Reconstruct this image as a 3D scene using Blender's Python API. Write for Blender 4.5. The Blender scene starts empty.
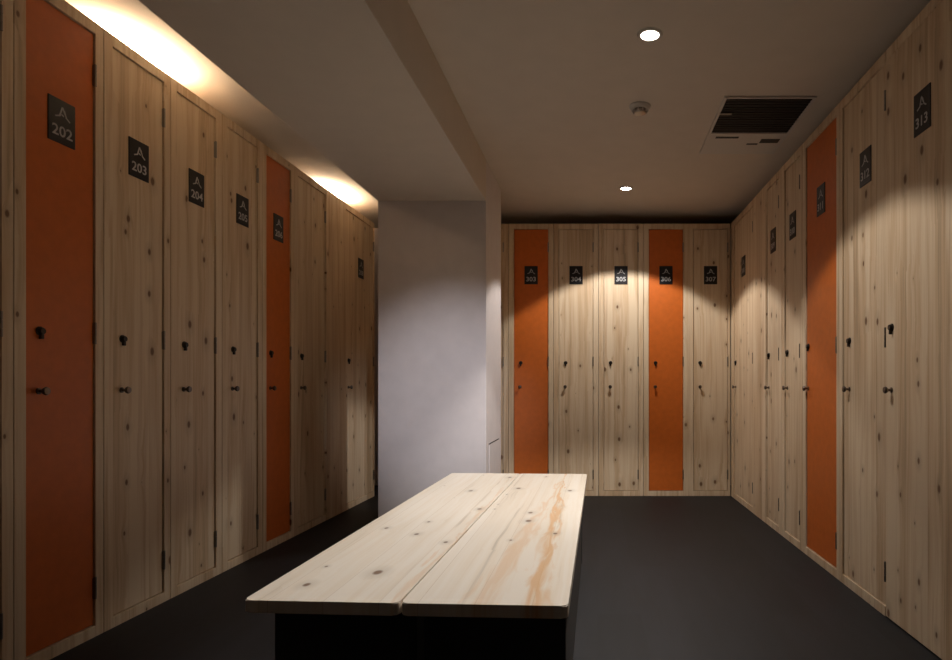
import bpy, bmesh, math, random
from mathutils import Vector, Matrix
random.seed(7)
S = bpy.context.scene
C = S.collection
PI = math.pi

# ------------------------------------------------------------------ camera, world, exposure
F = 634.7                      # focal length in pixels of a 952 px wide picture
VX, VY, EYE = 597.0, 384.0, 0.946
cd = bpy.data.cameras.new('camera')
cam = bpy.data.objects.new('camera', cd); C.objects.link(cam)
cd.sensor_width = 36.0; cd.lens = 36.0 * F / 952
cd.shift_x = -(VX - 476) / 952; cd.shift_y = (VY - 330) / 952
cd.clip_start = 0.05
cam.location = (0, 0, EYE); cam.rotation_euler = (PI / 2, 0, 0)
S.camera = cam
S.view_settings.view_transform = 'Standard'; S.view_settings.look = 'None'
S.view_settings.gamma = 1; S.view_settings.use_curve_mapping = False
S.view_settings.exposure = 0.0
w = bpy.data.worlds.new('world'); S.world = w; w.use_nodes = True
w.node_tree.nodes['Background'].inputs[0].default_value = (0.75, 0.8, 1.0, 1)
w.node_tree.nodes['Background'].inputs[1].default_value = 0.035

DOWN_W = 62.0        # recessed ceiling spots
COVE_W = 15.0         # uplights on top of the left locker row
DOWN_SPOTS = [(0.22, 2.64), (0.215, 4.71)]
COVE_SPOTS = [(2.76, .42), (4.80, .44)]
PIER_FILL_W = 520.0      # added fill light for the pier, behind the camera
CEIL = 2.40
LX = -1.877                                   # front plane of left locker row
BY = 5.36                                     # front plane of back locker row
def RX(y): return 1.2102 - 0.01456 * y        # front line of right locker row
RANG = math.atan(0.01456)

# ------------------------------------------------------------------ materials
class NT:
    def __init__(s, name):
        s.m = bpy.data.materials.new(name); s.m.use_nodes = True
        s.t = s.m.node_tree; s.b = s.t.nodes['Principled BSDF']
    def n(s, typ, **kw):
        nd = s.t.nodes.new(typ)
        for k, v in kw.items():
            if k.startswith('i_'): nd.inputs[int(k[2:]) if k[2:].isdigit() else k[2:]].default_value = v
            else: setattr(nd, k, v)
        return nd
    def l(s, a, b): s.t.links.new(a, b)
    def math(s, op, a, b=None, clamp=False):
        nd = s.n('ShaderNodeMath', operation=op, use_clamp=clamp)
        for i, v in enumerate((a, b)):
            if v is None: continue
            if isinstance(v, (int, float)): nd.inputs[i].default_value = v
            else: s.l(v, nd.inputs[i])
        return nd.outputs[0]
    def ramp(s, fac, stops):
        r = s.n('ShaderNodeValToRGB'); e = r.color_ramp.elements
        while len(e) < len(stops): e.new(0.5)
        for i, (p, c) in enumerate(stops):
            e[i].position = p; e[i].color = (c[0], c[1], c[2], 1)
        s.l(fac, r.inputs[0]); return r.outputs[0]
    def mix(s, fac, a, b, mode='MIX'):
        nd = s.n('ShaderNodeMix', data_type='RGBA', blend_type=mode)
        for sock, v in ((nd.inputs[0], fac), (nd.inputs[6], a), (nd.inputs[7], b)):
            if isinstance(v, (int, float)): sock.default_value = v
            elif isinstance(v, tuple): sock.default_value = (*v, 1)
            else: s.l(v, sock)
        return nd.outputs[2]

def simple(name, col, rough=.5, metal=0, noise=0, nscale=40, bump=0, emit=None):
    k = NT(name)
    k.b.inputs['Roughness'].default_value = rough; k.b.inputs['Metallic'].default_value = metal
    if noise:
        tc = k.n('ShaderNodeTexCoord'); nz = k.n('ShaderNodeTexNoise', i_Scale=nscale, i_Detail=4.0)
        k.l(tc.outputs['Object'], nz.inputs['Vector'])
        lo = tuple(c * (1 - noise) for c in col); hi = tuple(min(1, c * (1 + noise)) for c in col)
        k.l(k.ramp(nz.outputs[0], [(.3, lo), (.7, hi)]), k.b.inputs['Base Color'])
        if bump:
            bp = k.n('ShaderNodeBump', i_Strength=bump, i_Distance=.002); k.l(nz.outputs[0], bp.inputs['Height'])
            k.l(bp.outputs[0], k.b.inputs['Normal'])
    else:
        k.b.inputs['Base Color'].default_value = (*col, 1)
    if emit:
        k.b.inputs['Emission Color'].default_value = (*emit[0], 1); k.b.inputs['Emission Strength'].default_value = emit[1]
    return k.m

def pine(name, across='X', along='Z', light=(.76, .61, .43), mid=(.64, .46, .285), dark=(.36, .19, .08),
         board=.115, knots=.6, rough=.5, streak=None, knotscale=8):
    """knotty pine: glued boards, stretched grain and elliptical dark knots"""
    k = NT(name)
    tc = k.n('ShaderNodeTexCoord'); oi = k.n('ShaderNodeObjectInfo')
    sp = k.n('ShaderNodeSeparateXYZ'); k.l(tc.outputs['Object'], sp.inputs[0])
    off = k.math('MULTIPLY', oi.outputs['Random'], 37.0)
    u0 = sp.outputs[across]; v0 = sp.outputs[along]
    u = k.math('ADD', u0, off); v = k.math('ADD', v0, k.math('MULTIPLY', off, 1.7))
    # knots
    kv = k.n('ShaderNodeCombineXYZ'); k.l(u, kv.inputs[0]); k.l(k.math('MULTIPLY', v, .62), kv.inputs[1])
    vo = k.n('ShaderNodeTexVoronoi', voronoi_dimensions='2D', feature='F1', i_Scale=knotscale, i_Randomness=1.0)
    k.l(kv.outputs[0], vo.inputs['Vector'])
    sc = k.n('ShaderNodeSeparateColor'); k.l(vo.outputs['Color'], sc.inputs[0])
    rad = k.math('MULTIPLY', k.math('MAXIMUM', k.math('SUBTRACT', sc.outputs[0], 1 - knots), 0.0), .075 / knots * 1.6)
    d = vo.outputs['Distance']
    near = k.math('DIVIDE', .02, k.math('ADD', d, .06))           # grain bends round a knot
    near = k.math('MULTIPLY', near, k.math('GREATER_THAN', rad, .002))
    # boards
    bi = k.math('FLOOR', k.math('DIVIDE', u, board))
    wn = k.n('ShaderNodeTexWhiteNoise', noise_dimensions='1D'); k.l(bi, wn.inputs['W'])
    # grain
    gv = k.n('ShaderNodeCombineXYZ')
    k.l(k.math('ADD', k.math('MULTIPLY', u, 13), k.math('MULTIPLY', near, 2.2)), gv.inputs[0])
    k.l(k.math('MULTIPLY', v, .55), gv.inputs[1]); k.l(k.math('MULTIPLY', wn.outputs[0], 20), gv.inputs[2])
    g1 = k.n('ShaderNodeTexNoise', i_Scale=1.0, i_Detail=4.0, i_Roughness=.5, i_Distortion=1.1); k.l(gv.outputs[0], g1.inputs['Vector'])
    gw = k.n('ShaderNodeCombineXYZ')
    k.l(k.math('ADD', k.math('MULTIPLY', u, 95), k.math('MULTIPLY', near, 9)), gw.inputs[0])
    k.l(k.math('MULTIPLY', v, 2.2), gw.inputs[1]); k.l(wn.outputs[0], gw.inputs[2])
    g2 = k.n('ShaderNodeTexNoise', i_Scale=1.0, i_Detail=2.0); k.l(gw.outputs[0], g2.inputs['Vector'])
    g = k.math('ADD', k.math('MULTIPLY', g1.outputs[0], .72), k.math('MULTIPLY', g2.outputs[0], .28))
    col = k.ramp(g, [(.30, tuple(c * .68 for c in mid)), (.42, mid), (.56, light), (1, light)])
    col = k.mix(k.math('MULTIPLY', wn.outputs[0], .28), col, tuple(c * .84 for c in mid))
    hv = k.n('ShaderNodeCombineXYZ'); k.l(k.math('ADD', k.math('MULTIPLY', u, 17), k.math('MULTIPLY', near, 1.5)), hv.inputs[0])
    k.l(k.math('MULTIPLY', v, .45), hv.inputs[1]); k.l(k.math('MULTIPLY', wn.outputs[0], 9), hv.inputs[2])
    hn = k.n('ShaderNodeTexNoise', i_Scale=1.0, i_Detail=3.0, i_Distortion=1.6); k.l(hv.outputs[0], hn.inputs['Vector'])
    hf = k.ramp(hn.outputs[0], [(.56, (0, 0, 0)), (.70, (1, 1, 1))])
    if not streak: col = k.mix(k.math('MULTIPLY', hf, .45), col, (.46, .27, .14))   # brown latewood figure
    # board joint
    fr = k.math('FRACT', k.math('DIVIDE', u, board))
    joint = k.math('LESS_THAN', fr, .012)
    col = k.mix(k.math('MULTIPLY', joint, .35), col, dark)
    if streak:                                                      # resin-coloured heartwood streak
        st = k.n('ShaderNodeCombineXYZ'); k.l(k.math('MULTIPLY', u0, 30), st.inputs[0]); k.l(k.math('MULTIPLY', v0, 4), st.inputs[1])
        sn = k.n('ShaderNodeTexNoise', i_Scale=1.0, i_Detail=3.0, i_Distortion=.8); k.l(st.outputs[0], sn.inputs['Vector'])
        wob = k.math('MULTIPLY', k.math('SUBTRACT', sn.outputs[0], .5), .10)
        tt = k.math('MULTIPLY', k.math('ADD', v0, 1.07), 1 / 1.9, True)                    # 0 at the near end
        for x_a, x_b, w_a, w_b, st_ in ((.300, .270, .030, .004, .75), (.175, .262, .034, .004, .40), (-.02, .0, .012, .004, .3)):
            xc = k.math('ADD', k.math('MULTIPLY', tt, x_b - x_a), x_a)
            ww = k.math('ADD', k.math('MULTIPLY', tt, w_b - w_a), w_a)
            dd = k.math('ABSOLUTE', k.math('ADD', k.math('SUBTRACT', u0, xc), wob))
            f_ = k.math('SUBTRACT', 1.25, k.math('DIVIDE', dd, ww), True)
            col = k.mix(k.math('MULTIPLY', f_, st_), col, streak)
    halo = k.math('SUBTRACT', 1.0, k.math('DIVIDE', d, k.math('MAXIMUM', k.math('MULTIPLY', rad, 3.2), .0005)), True)
    col = k.mix(k.math('MULTIPLY', halo, .55), col, tuple(c * .62 for c in mid))
    core = k.math('LESS_THAN', d, rad)
    core = k.math('MULTIPLY', k.math('SUBTRACT', 1.0, k.math('DIVIDE', d, k.math('MAXIMUM', rad, .0005)), True), 2.2, True)
    col = k.mix(k.math('MULTIPLY', core, .9), col, (dark[0] * .42, dark[1] * .34, dark[2] * .28))
    k.l(col, k.b.inputs['Base Color'])
    k.b.inputs['Roughness'].default_value = rough
    bp = k.n('ShaderNodeBump', i_Strength=.12, i_Distance=.001); k.l(g, bp.inputs['Height']); k.l(bp.outputs[0], k.b.inputs['Normal'])
    return k.m

M = {}
M['pine'] = pine('locker_pine')
M['pine_frame'] = pine('frame_pine', knots=.3, board=.5)
M['bench_pine'] = pine('bench_pine', 'X', 'Y', light=(.93, .87, .77), mid=(.88, .79, .66), dark=(.45, .30, .18), board=.13,
                       knots=.42, rough=.42, streak=(.74, .42, .17), knotscale=8)
M['orange'] = simple('orange_laminate', (.58, .132, .014), .45, noise=.06, nscale=25)
M['wall'] = simple('white_plaster', (.66, .61, .60), .85, noise=.03, nscale=12, bump=.1)
M['ceil'] = simple('ceiling_paint', (.66, .59, .51), .9, noise=.02, nscale=8)
M['black'] = simple('black_board', (.05, .05, .05), .7)
M['plate'] = simple('plate_black', (.010, .010, .012), .35)
M['print'] = simple('plate_print', (.50, .50, .51), .5)
M['steel'] = simple('hinge_steel', (.30, .28, .25), .35, 1)
M['darkmetal'] = simple('lock_metal', (.035, .030, .026), .38, .7)
M['knob'] = simple('knob_metal', (.16, .13, .11), .28, .9)
M['post'] = simple('grey_post', (.16, .15, .13), .5, .3)
M['whiteplastic'] = simple('white_plastic', (.60, .57, .53), .5)
M['vent_dark'] = simple('vent_dark', (.010, .010, .010), .6)
M['lens'] = simple('lamp_lens', (.9, .9, .9), .4, emit=((1.0, .93, .86), 30))
M['coverlens'] = simple('cove_lens', (.9, .9, .9), .4, emit=((1.0, .86, .68), 6))

def floor_mat():
    k = NT('dark_vinyl_planks')
    tc = k.n('ShaderNodeTexCoord'); mp = k.n('ShaderNodeMapping'); mp.inputs['Rotation'].default_value = (0, 0, PI / 2)
    k.l(tc.outputs['Object'], mp.inputs[0])
    br = k.n('ShaderNodeTexBrick', i_Scale=1.0); br.offset = .37
    br.inputs['Brick Width'].default_value = 1.1; br.inputs['Row Height'].default_value = .18
    br.inputs['Mortar Size'].default_value = .0015
    br.inputs['Color1'].default_value = (.0035, .0038, .0052, 1); br.inputs['Color2'].default_value = (.007, .0073, .0096, 1)
    br.inputs['Mortar'].default_value = (.005, .005, .006, 1)
    k.l(mp.outputs[0], br.inputs['Vector'])
    m2 = k.n('ShaderNodeMapping'); m2.inputs['Scale'].default_value = (9, 1.2, 1); k.l(tc.outputs['Object'], m2.inputs[0])
    nz = k.n('ShaderNodeTexNoise', i_Scale=2.0, i_Detail=5.0); k.l(m2.outputs[0], nz.inputs['Vector'])
    f = k.ramp(nz.outputs[0], [(.3, (.7, .7, .7)), (.7, (1.35, 1.3, 1.35))])
    k.l(k.mix(1.0, br.outputs[0], f, 'MULTIPLY'), k.b.inputs['Base Color'])
    k.b.inputs['Roughness'].default_value = .62; k.b.inputs['Specular IOR Level'].default_value = .35
    return k.m
M['floor'] = floor_mat()

# ------------------------------------------------------------------ helpers
def box(bm, x0, x1, y0, y1, z0, z1, bev=0):
    vs = [bm.verts.new(p) for p in ((x0,y0,z0),(x1,y0,z0),(x1,y1,z0),(x0,y1,z0),(x0,y0,z1),(x1,y0,z1),(x1,y1,z1),(x0,y1,z1))]
    fs = [bm.faces.new([vs[i] for i in q]) for q in ((3,2,1,0),(4,5,6,7),(0,1,5,4),(1,2,6,5),(2,3,7,6),(3,0,4,7))]
    if bev:
        es = {e for f in fs for e in f.edges}
        bmesh.ops.bevel(bm, geom=list(es), offset=bev, segments=2, affect='EDGES', profile=.6)
def lathe(bm, prof, M4=Matrix(), n=32):
    """profile of (radius, height) revolved about local Z, placed by M4; ends are capped"""
    rings = []
    for r, h in prof:
        rings.append([bm.verts.new(M4 @ Vector((r * math.cos(2*PI*i/n), r * math.sin(2*PI*i/n), h))) for i in range(n)])
    for a, b in zip(rings, rings[1:]):
        for i in range(n): bm.faces.new((a[i], a[(i+1) % n], b[(i+1) % n], b[i]))
    bm.faces.new(rings[0][::-1]); bm.faces.new(rings[-1])
def prism(bm, pts, lo, hi, f):
    """polygon extruded between lo and hi; f(u, v, t) gives the point"""
    a = [bm.verts.new(f(u, v, lo)) for u, v in pts]; b = [bm.verts.new(f(u, v, hi)) for u, v in pts]
    n = len(pts)
    bm.faces.new(a); bm.faces.new(b[::-1])
    for i in range(n): bm.faces.new((a[i], b[i], b[(i+1) % n], a[(i+1) % n]))
def obj(name, bm, mat, parent=None, smooth=False, loc=None):
    bmesh.ops.recalc_face_normals(bm, faces=bm.faces)
    me = bpy.data.meshes.new(name); bm.to_mesh(me); bm.free()
    me.materials.append(mat)
    if smooth:
        me.polygons.foreach_set('use_smooth', [True] * len(me.polygons))
        me.set_sharp_from_angle(angle=math.radians(35))
    o = bpy.data.objects.new(name, me); C.objects.link(o)
    if parent: o.parent = parent
    if loc: o.location = loc
    return o
def thing(name, label, cat, loc=(0,0,0), rz=0, group=None):
    o = bpy.data.objects.new(name, None); C.objects.link(o); o.empty_display_size = .1
    o.location = loc; o.rotation_euler = (0, 0, rz); o['label'] = label; o['category'] = cat
    if group: o['group'] = group
    return o
def struct(name, bm, mat):
    o = obj(name, bm, mat); o['kind'] = 'structure'; return o
def B(*a, **k):
    bm = bmesh.new(); box(bm, *a, **k); return bm
XROT = Matrix.Rotation(PI/2, 4, 'X')          # local Z of a lathe -> -Y (out of a locker front)

# ------------------------------------------------------------------ the room
Y0, Y1, X0, X1 = -1.9, 5.93, -2.43, 1.78
struct('floor', B(X0-.1, X1+.1, Y0-.1, Y1+.1, -.1, 0), M['floor'])
struct('ceiling', B(X0-.1, X1+.1, Y0-.1, Y1+.1, CEIL, CEIL+.1), M['ceil'])
struct('wall_back', B(X0-.1, X1+.1, Y1, Y1+.1, 0, CEIL), M['wall'])
struct('wall_left', B(X0-.1, X0, Y0, Y1, 0, CEIL), M['wall'])
struct('wall_right', B(X1, X1+.1, Y0, Y1, 0, CEIL), M['wall'])
struct('wall_front', B(X0-.1, X1+.1, Y0-.1, Y0, 0, CEIL), M['wall'])
CX0, CX1, CY0, CY1, SH = -1.418, -.718, 4.11, 4.745, 2.131
struct('wall_pier', B(CX0, CX1, CY0, CY1, 0, CEIL, bev=.003), M['wall'])
struct('ceiling_soffit', B(CX0, CX1, Y0, CY0, SH, CEIL, bev=.003), M['ceil'])

# ------------------------------------------------------------------ lockers
def text_mesh(name, s, size, mat, parent, x, y, z):
    cu = bpy.data.curves.new(name, 'FONT'); cu.body = s; cu.size = size; cu.align_x = 'CENTER'; cu.align_y = 'CENTER'
    cu.extrude = .0004; cu.offset = .0007; cu.resolution_u = 3
    t = bpy.data.objects.new('tmp', cu); C.objects.link(t)
    bpy.context.view_layer.update()
    me = bpy.data.meshes.new_from_object(t.evaluated_get(bpy.context.evaluated_depsgraph_get()))
    bpy.data.objects.remove(t); bpy.data.curves.remove(cu)
    me.name = name; me.materials.clear(); me.materials.append(mat)
    me.transform(Matrix.Translation((x, y, z)) @ XROT @ Matrix.Scale(1.12, 4, (1, 0, 0)))
    o = bpy.data.objects.new(name, me); C.objects.link(o); o.parent = parent
    return o
def stroke(bm, p, q, wd, f, lo, hi):
    p, q = Vector(p), Vector(q); d = (q - p).normalized(); n = Vector((-d.y, d.x)) * wd / 2
    prism(bm, [tuple(p+n), tuple(q+n), tuple(q-n), tuple(p-n)], lo, hi, f)

DT, DB, TOP = 2.253, .046, 2.30
def fix_plate(root, num, cx, yf, dz=0):
    pz = 1.866 + dz
    bm = bmesh.new(); box(bm, cx-.056, cx+.056, yf-.004, yf, pz-.077, pz+.077, bev=.0012)
    pl = obj('number_plate', bm, M['plate'], root)
    pl['label'] = 'black plate with white mountain emblem and number ' + num
    text_mesh('number', num, .052, M['print'], pl, cx, yf-.0046, pz-.036)
    bm = bmesh.new(); f = lambda u, v, t: (cx+u, yf-t, pz+v)
    lo, hi = .0042, .0050
    stroke(bm, (-.030, .012), (-.010, .020), .005, f, lo, hi)          # wide foot, left
    stroke(bm, (-.012, .018), (.000, .052), .006, f, lo, hi)           # peak
    stroke(bm, (.000, .052), (.012, .030), .006, f, lo, hi)
    stroke(bm, (-.004, .026), (.006, .022), .005, f, lo, hi)
    stroke(bm, (.008, .044), (.016, .022), .005, f, lo, hi)
    stroke(bm, (.014, .022), (.032, .010), .005, f, lo, hi)            # wide foot, right
    obj('emblem', bm, M['print'], pl)
def fix_lock(door, lx, yf, dz=0):
    bm = bmesh.new()
    T = Matrix.Translation((lx, yf, 1.125+dz)) @ XROT
    lathe(bm, [(.0155, 0), (.0155, .003), (.0125, .004), (.0115, .012), (.010, .014)], T, 24)
    box(bm, lx-.006, lx+.006, yf-.012, yf-.002, 1.098+dz, 1.122+dz, bev=.0025)           # hasp tab under the cylinder
    obj('lock', bm, M['darkmetal'], door, True)
    bm = bmesh.new(); T = Matrix.Translation((lx-.004, yf, .922)) @ XROT
    lathe(bm, [(.011, 0), (.011, .003), (.0055, .005), (.0055, .016), (.012, .020), (.0145, .026), (.012, .031), (.004, .032)], T, 24)
    obj('knob', bm, M['knob'], door, True)
def fix_hinges(door, hx, yf):
    for hz in (2.10, 1.135, .182):
        bm = bmesh.new(); T = Matrix.Translation((hx, yf-.006, hz-.040))
        for a in (0, .0275, .055): lathe(bm, [(.0052, a), (.0052, a+.0255)], T, 14)
        lathe(bm, [(.003, .0), (.003, .0815)], T, 10)
        box(bm, hx-.0055, hx+.0055, yf-.0025, yf+.001, hz-.038, hz+.038)
        obj('hinge', bm, M['steel'], door, True)

def locker(label, origin, rz, u0, d0, d1, u1, colour, num=None, flush=False, lock_at=.058, depth=.50, plate_u=None, cat='locker',
           group='pine lockers', yshift=0.0, raised=0.0):
    """unit from u0 to u1 along the row with its door from d0 to d1 (distances along the row)"""
    g = .0016
    root = thing('locker', label, cat, origin, rz, group)
    # move the root's foot to the unit's own corner
    root.location = Vector(origin) + Matrix.Rotation(rz, 3, 'Z') @ Vector((u0, yshift, 0))
    W = u1 - u0; a = d0 - u0; b = d1 - u0
    bm = bmesh.new()
    box(bm, g, .018, .02, depth, .0, TOP-.002); box(bm, W-.018, W-g, .02, depth, .0, TOP-.002)
    box(bm, .018, W-.018, .03, depth, TOP-.02, TOP-.002); box(bm, .018, W-.018, .03, depth, 0, .03)
    box(bm, .018, W-.018, depth-.01, depth, .03, TOP-.02)
    obj('carcass', bm, M['pine_frame'], root)
    bm = bmesh.new()
    for p, q in ((g, a), (b, W-g)):
        if q - p > .008: box(bm, p, q, 0, .022, 0, TOP, bev=.0015)
    if not flush: box(bm, a, b, 0, .022, 0, DB-.004, bev=.0015)
    box(bm, a, b, 0, .022, DT+.003, TOP, bev=.0015)
    obj('face_frame', bm, M['pine_frame'], root)
    yf = .007 if not flush else -.002
    bm = bmesh.new(); box(bm, a+.003, b-.003, yf, yf+.019, (.006 if flush else DB), DT, bev=.0015)
    door = obj('door', bm, M[colour], root)
    if colour == 'orange': door['label'] = 'orange laminate door'
    fix_hinges(door, b - .001, yf)
    fix_lock(door, a + lock_at, yf, raised * .7)
    if num: fix_plate(root, num, (a+b)/2 if plate_u is None else plate_u-u0, yf, raised)
    return root
def filler(label, origin, rz, u0, u1, depth=.02):
    bm = bmesh.new(); box(bm, .0016, u1-u0-.0016, -.001, .021, 0, TOP, bev=.0015)
    o = obj('filler_panel', bm, M['pine'])
    o.location = Vector(origin) + Matrix.Rotation(rz, 3, 'Z') @ Vector((u0, 0, 0)); o.rotation_euler = (0, 0, rz)
    o['label'] = label; o['category'] = 'panel'
    return o

# back row
o, r = (0, BY, 0), 0
bc = [-.937, -.557, -.177, .203, .583, .960]
names = [('pine', None, 'pale pine locker half hidden behind the white pier, left of locker 303'),
         ('orange', '303', 'orange-doored locker numbered 303 on the back wall beside the white pier'),
         ('pine', '304', 'pale pine locker numbered 304 on the back wall'),
         ('pine', '305', 'pale pine locker numbered 305 on the back wall, brightest under the ceiling spot'),
         ('orange', '306', 'orange-doored locker numbered 306 on the back wall'),
         ('pine', '307', 'pale pine locker numbered 307 in the back right corner')]
for c, (m, num, lab) in zip(bc, names):
    u1 = c + .19 if num != '307' else 1.128
    locker(lab, o, r, c-.19, c-.146, c+.146, u1, m, num, group='lockers along the back wall')

# left row, distance = depth
o, r = (LX, 0, 0), PI/2
GL = 'lockers along the left wall'
LEFT = [(1.664, 1.709, 2.001, 2.043, 'pine', None, 'pine locker at the far left edge of the photo, cut by the frame'),
        (2.043, 2.087, 2.376, 2.416, 'orange', '202', 'large dark orange-doored locker numbered 202, nearest on the left'),
        (2.416, 2.461, 2.754, 2.795, 'pine', '203', 'pine locker numbered 203 on the left, right of the big orange door'),
        (2.795, 2.838, 3.128, 3.178, 'pine', '204', 'pine locker numbered 204 in the left row'),
        (3.178, 3.225, 3.516, 3.562, 'pine', '205', 'pine locker numbered 205 in the left row before the second orange door'),
        (3.562, 3.605, 3.895, 3.935, 'orange', '206', 'orange-doored locker numbered 206 midway along the left row'),
        (3.935, 3.985, 4.392, 4.400, 'pine', None, 'wide pine locker without a number plate, right of orange locker 206'),
        (4.748, 4.752, 5.340, 5.355, 'pine', '208', 'last pine locker of the left row, numbered 208, beside the pier')]
for u0, d0, d1, u1, m, num, lab in LEFT:
    locker(lab, o, r, u0, d0, d1, u1, m, num, plate_u=5.06 if num == '208' else None, group=GL)
filler('plain pine filler panel between the last two lockers of the left row', o, r, 4.400, 4.748)

# right row: distances measured from the back corner towards the camera
org = (RX(BY), BY, 0); r = -PI/2 + RANG
def U(px):
    y = 1.2102 / ((px - VX) / F + .01456)
    return (BY - y) / math.cos(RANG)
GR = 'lockers along the right wall'
RIGHT = [(.002, U(734.0), U(752.6), U(753.2), 'pine', '308', .045, None, 'wide pine locker numbered 308, first of the right row in the back corner', False),
         (U(765.4), U(766.3), U(778.8), U(781.6), 'pine', '309', .045, None, 'narrow pine locker numbered 309 in the right row', False),
         (U(781.6), U(784.4), U(799.8), U(802.7), 'pine', '310', .045, None, 'pine locker numbered 310, just before the orange door of the right row', False),
         (U(802.7), U(805.6), U(836.3), U(839.0), 'orange', '311', .03, None, 'orange-doored locker numbered 311 in the right row', False),
         (U(839.0), U(842.3), U(885.2), U(885.8), 'pine', '312', .07, U(864.3), 'wide pine locker numbered 312, right of the orange door on the right wall', False),
         (U(885.8), U(886.1), 3.40, 3.42, 'pine', '313', .055, U(923.3), 'nearest pine locker on the right, numbered 313, its broad door reaching the floor', True)]
for u0, d0, d1, u1, m, num, la, pu, lab, fl in RIGHT:
    locker(lab, org, r, u0, d0, d1, u1, m, num, flush=fl, lock_at=la, plate_u=pu, group=GR,
           raised={'309': .02, '310': .02, '311': .04, '312': .03, '313': .065}.get(num, 0))
filler('plain pine filler panel between lockers 308 and 309', org, r, U(753.2), U(765.4))

# ------------------------------------------------------------------ bench
HB = .450
NL, NR, FR_, FL = (-.8127, 1.457), (-.0648, 1.418), (-.055, 3.498), (-.808, 3.537)
NM0, FM0 = (-.4475, 1.4365), (-.4245, 3.518)
bx, by = -.44, 2.48
bench = thing('bench', 'long low bench of two pale pine boards on a black base, centre of the floor', 'bench', (bx, by, 0))
def rounded(pts, rr, n=6):
    out = []; N = len(pts)
    for i in range(N):
        p = Vector(pts[i]); a = (Vector(pts[i-1]) - p).normalized(); b = (Vector(pts[(i+1) % N]) - p).normalized()
        A, Bq = p + a*rr, p + b*rr
        for k in range(n+1):
            t = k / n; out.append(tuple(A*(1-t)**2 + p*2*t*(1-t) + Bq*t*t))
    return out
gap = .0022
for q in ((NL, (NM0[0]-gap, NM0[1]), (FM0[0]-gap, FM0[1]), FL), ((NM0[0]+gap, NM0[1]), NR, FR_, (FM0[0]+gap, FM0[1]))):
    bm = bmesh.new(); pts = rounded([(x-bx, y-by) for x, y in q], .016)
    prism(bm, pts, HB-.029, HB, lambda u, v, t: (u, v, t))
    es = [e for e in bm.edges if all(abs(v.co.z-HB) < 1e-5 for v in e.verts) or all(abs(v.co.z-HB+.029) < 1e-5 for v in e.verts)]
    bmesh.ops.bevel(bm, geom=es, offset=.0022, segments=2, affect='EDGES')
    obj('seat_board', bm, M['bench_pine'], bench, True)
ey0, ey1 = 1.587-by, 3.36-by
for x0, x1 in ((-.806, -.452), (-.432, -.078)):
    for ya in (ey0, ey1-.02):
        obj('end_panel', B(x0-bx, x1-bx, ya, ya+.02, .0, HB-.030, bev=.002), M['black'], bench)
for xa in (-.800, -.100):
    obj('side_panel', B(xa-bx, xa-bx+.018, ey0+.021, ey1-.021, .0, HB-.030, bev=.002), M['black'], bench)
for ya in (ey0, ey1-.018):
    obj('post', B(-.4505-bx, -.4335-bx, ya-.002, ya+.018, 0, HB-.030, bev=.002), M['post'], bench)

# ------------------------------------------------------------------ ceiling fittings
def asymmetric(ld):
    # beam shape made up to keep the left lockers dark: little light is thrown to the fixture's left (-X) side
    ld.use_nodes = True; t = ld.node_tree; em = t.nodes['Emission']
    tc = t.nodes.new('ShaderNodeTexCoord'); sp = t.nodes.new('ShaderNodeSeparateXYZ'); t.links.new(tc.outputs['Normal'], sp.inputs[0])
    ab = t.nodes.new('ShaderNodeMath'); ab.operation = 'ABSOLUTE'; t.links.new(sp.outputs[2], ab.inputs[0])
    dv = t.nodes.new('ShaderNodeMath'); dv.operation = 'DIVIDE'; t.links.new(sp.outputs[0], dv.inputs[0]); t.links.new(ab.outputs[0], dv.inputs[1])
    mr = t.nodes.new('ShaderNodeMapRange'); mr.interpolation_type = 'SMOOTHSTEP'
    mr.inputs[1].default_value = -.85; mr.inputs[2].default_value = -.52; mr.inputs[3].default_value = .05; mr.inputs[4].default_value = 1
    t.links.new(dv.outputs[0], mr.inputs[0])
    m2 = t.nodes.new('ShaderNodeMapRange'); m2.interpolation_type = 'SMOOTHSTEP'          # stronger throw onto the bench side
    m2.inputs[1].default_value = -.1; m2.inputs[2].default_value = .4; m2.inputs[3].default_value = 2.3; m2.inputs[4].default_value = .66
    t.links.new(dv.outputs[0], m2.inputs[0])
    mu = t.nodes.new('ShaderNodeMath'); mu.operation = 'MULTIPLY'
    t.links.new(mr.outputs[0], mu.inputs[0]); t.links.new(m2.outputs[0], mu.inputs[1]); t.links.new(mu.outputs[0], em.inputs['Strength'])
def downlight(x, y, label):
    t = thing('downlight', label, 'ceiling light', (x, y, CEIL), 0, 'recessed ceiling spots')
    bm = bmesh.new()
    n = 40; prof = [(.036, -.001), (.038, -.006), (.050, -.006), (.054, -.001), (.054, 0), (.036, 0)]
    rings = [[bm.verts.new((r_*math.cos(2*PI*i/n), r_*math.sin(2*PI*i/n), h)) for i in range(n)] for r_, h in prof]
    for a, b in zip(rings, rings[1:] + rings[:1]):
        for i in range(n): bm.faces.new((a[i], a[(i+1) % n], b[(i+1) % n], b[i]))
    obj('trim_ring', bm, M['whiteplastic'], t, True)
    bm = bmesh.new(); lathe(bm, [(.037, 0), (.037, -.002), (.026, -.005), (.008, -.006)], n=32)
    obj('lens', bm, M['lens'], t, True)
    ld = bpy.data.lights.new('spot', 'SPOT'); ld.energy = DOWN_W; ld.color = (1.0, .94, .88)
    ld.spot_size = math.radians(112 if y < 4 else 110.5); ld.spot_blend = .16; ld.shadow_soft_size = .022
    if y < 4: asymmetric(ld)
    lo = bpy.data.objects.new('spot', ld); C.objects.link(lo); lo.parent = t; lo.location = (0, 0, -.032)
downlight(*DOWN_SPOTS[0], 'larger glowing round downlight in the ceiling, nearest the camera')
downlight(*DOWN_SPOTS[1], 'smaller glowing round downlight in the ceiling, near the back lockers')

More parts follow.
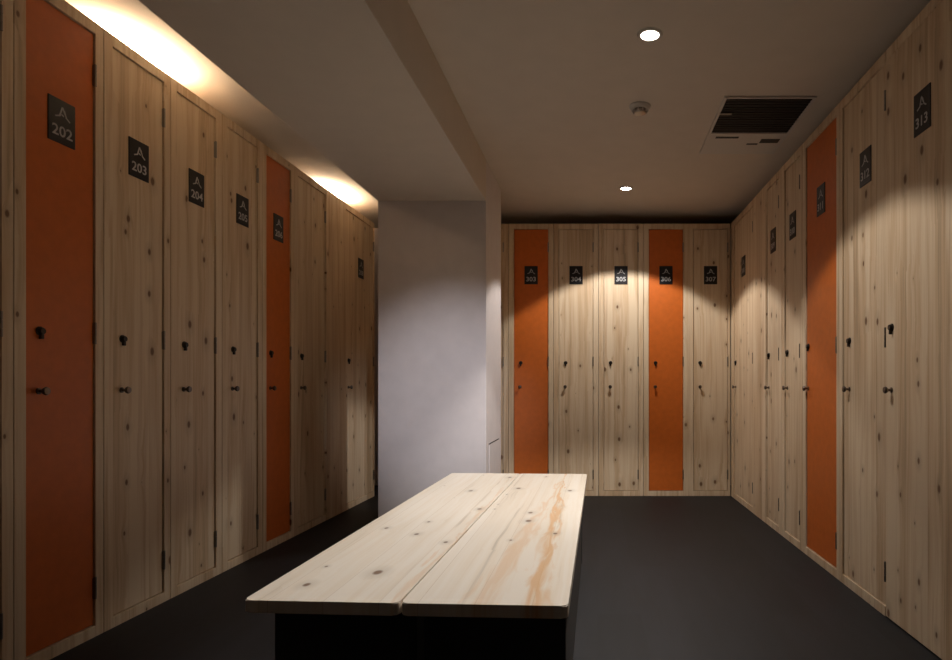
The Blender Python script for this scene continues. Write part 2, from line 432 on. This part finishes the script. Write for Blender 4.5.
def added_pier_fill():  # unseen lamp, invented to brighten the lower part of the pier
    P = Vector((.75, -.9, CEIL)); A = Vector((-.93, CY0, .86))
    t = thing('added_fill_light', 'added fill light aimed at the white pier, behind the camera, out of frame', 'ceiling light', P)
    bm = bmesh.new(); lathe(bm, [(.04, 0), (.04, -.015), (.012, -.018), (.012, -.06)]); obj('base', bm, M['whiteplastic'], t, True)
    hd = Vector((0, 0, -.085)); d = (A - (P + hd)).normalized(); q = d.to_track_quat('Z', 'Y').to_matrix().to_4x4()
    bm = bmesh.new(); lathe(bm, [(.02, -.05), (.032, -.035), (.032, .05), (.028, .05), (.026, .03)], Matrix.Translation(hd) @ q)
    obj('fill_head', bm, M['whiteplastic'], t, True)
    ld = bpy.data.lights.new('beam', 'SPOT'); ld.energy = PIER_FILL_W; ld.color = (.93, .92, 1.0)
    ld.spot_size = math.radians(17.5); ld.spot_blend = 1.0; ld.shadow_soft_size = .02
    lo = bpy.data.objects.new('beam', ld); C.objects.link(lo); lo.parent = t; lo.location = hd + d * .075
    lo.rotation_euler = d.to_track_quat('-Z', 'Y').to_euler()
added_pier_fill()
def cove(y, ln, label):
    t = thing('cove_light', label, 'ceiling light', (-2.02, y, TOP), 0, 'uplights on top of the left lockers')
    obj('housing', B(-.035, .035, -ln/2, ln/2, .0, .022, bev=.003), M['whiteplastic'], t)
    obj('diffuser', B(-.028, .028, -ln/2+.01, ln/2-.01, .0215, .026), M['coverlens'], t)
    ld = bpy.data.lights.new('glow', 'AREA'); ld.shape = 'RECTANGLE'; ld.size = .05; ld.size_y = ln - .04
    ld.energy = COVE_W; ld.color = (1.0, .80, .57)
    lo = bpy.data.objects.new('glow', ld); C.objects.link(lo); lo.parent = t; lo.location = (0, 0, .029); lo.rotation_euler = (PI, 0, 0)
cove(*COVE_SPOTS[0], 'warm light glowing above lockers 203 and 204 of the left row')
cove(*COVE_SPOTS[1], 'warm light glowing above the last lockers of the left row')

t = thing('smoke_detector', 'small round smoke detector on the ceiling between the two downlights', 'smoke detector', (.225, 3.32, CEIL))
bm = bmesh.new(); lathe(bm, [(.056, 0), (.056, -.008), (.048, -.014), (.046, -.020)]); obj('base', bm, M['whiteplastic'], t, True)
bm = bmesh.new(); lathe(bm, [(.036, -.019), (.036, -.034), (.030, -.040), (.012, -.042)])
obj('sensor_head', bm, M['steel'], t, True)
bm = bmesh.new()
for i in range(10):
    a = 2*PI*i/10; c_, s_ = math.cos(a), math.sin(a)
    stroke(bm, (c_*.030, s_*.030), (c_*.042, s_*.042), .005, lambda u, v, tt: (u, v, tt), -.034, -.020)
obj('cage', bm, M['whiteplastic'], t)

t = thing('air_vent', 'square air-conditioning vent with a black opening in the ceiling on the right', 'air vent', (.88, 3.60, CEIL))
gx0, gx1, gy0, gy1 = -.222, .215, -.385, .060
def frame_bm(x0, x1, y0, y1, a0, a1, b0, b1, z0, z1):
    bm = bmesh.new()
    box(bm, x0, x1, y0, b0, z0, z1); box(bm, x0, x1, b1, y1, z0, z1)
    box(bm, x0, a0, b0, b1, z0, z1); box(bm, a1, x1, b0, b1, z0, z1); return bm
obj('frame', frame_bm(gx0-.014, gx1+.014, gy0-.012, .385, gx0, gx1, gy0, gy1, -.010, 0), M['whiteplastic'], t)
bm = B(gx0, gx1, gy0, gy1, -.004, -.001)
for i in range(14):
    yy = gy0 + .015 + i*.031
    box(bm, gx0, gx1, yy, yy+.004, -.008, -.003)
obj('grille', bm, M['vent_dark'], t)
obj('latch', B(gx0+.0, gx0+.062, gy0+.168, gy0+.186, -.013, -.008, bev=.001), M['steel'], t)
for x0, x1, y0, y1 in ((-.185, -.05, .105, .130), (.02, .085, .21, .228), (.09, .20, .14, .20)):
    obj('slot', B(x0, x1, y0, y1, -.0115, -.0098), M['vent_dark'], t)

# ------------------------------------------------------------------ access panel on the pier
p = obj('access_panel', B(0, .005, 0, .40, 0, .49, bev=.001), M['wall'], None, loc=(CX1+.0005, 4.21, .055))
p['label'] = 'low white access panel on the side of the white pier'; p['category'] = 'panel'
bm = B(.0, .006, -.004, .404, .4905, .4945)
q = obj('gap', bm, M['vent_dark'], p)
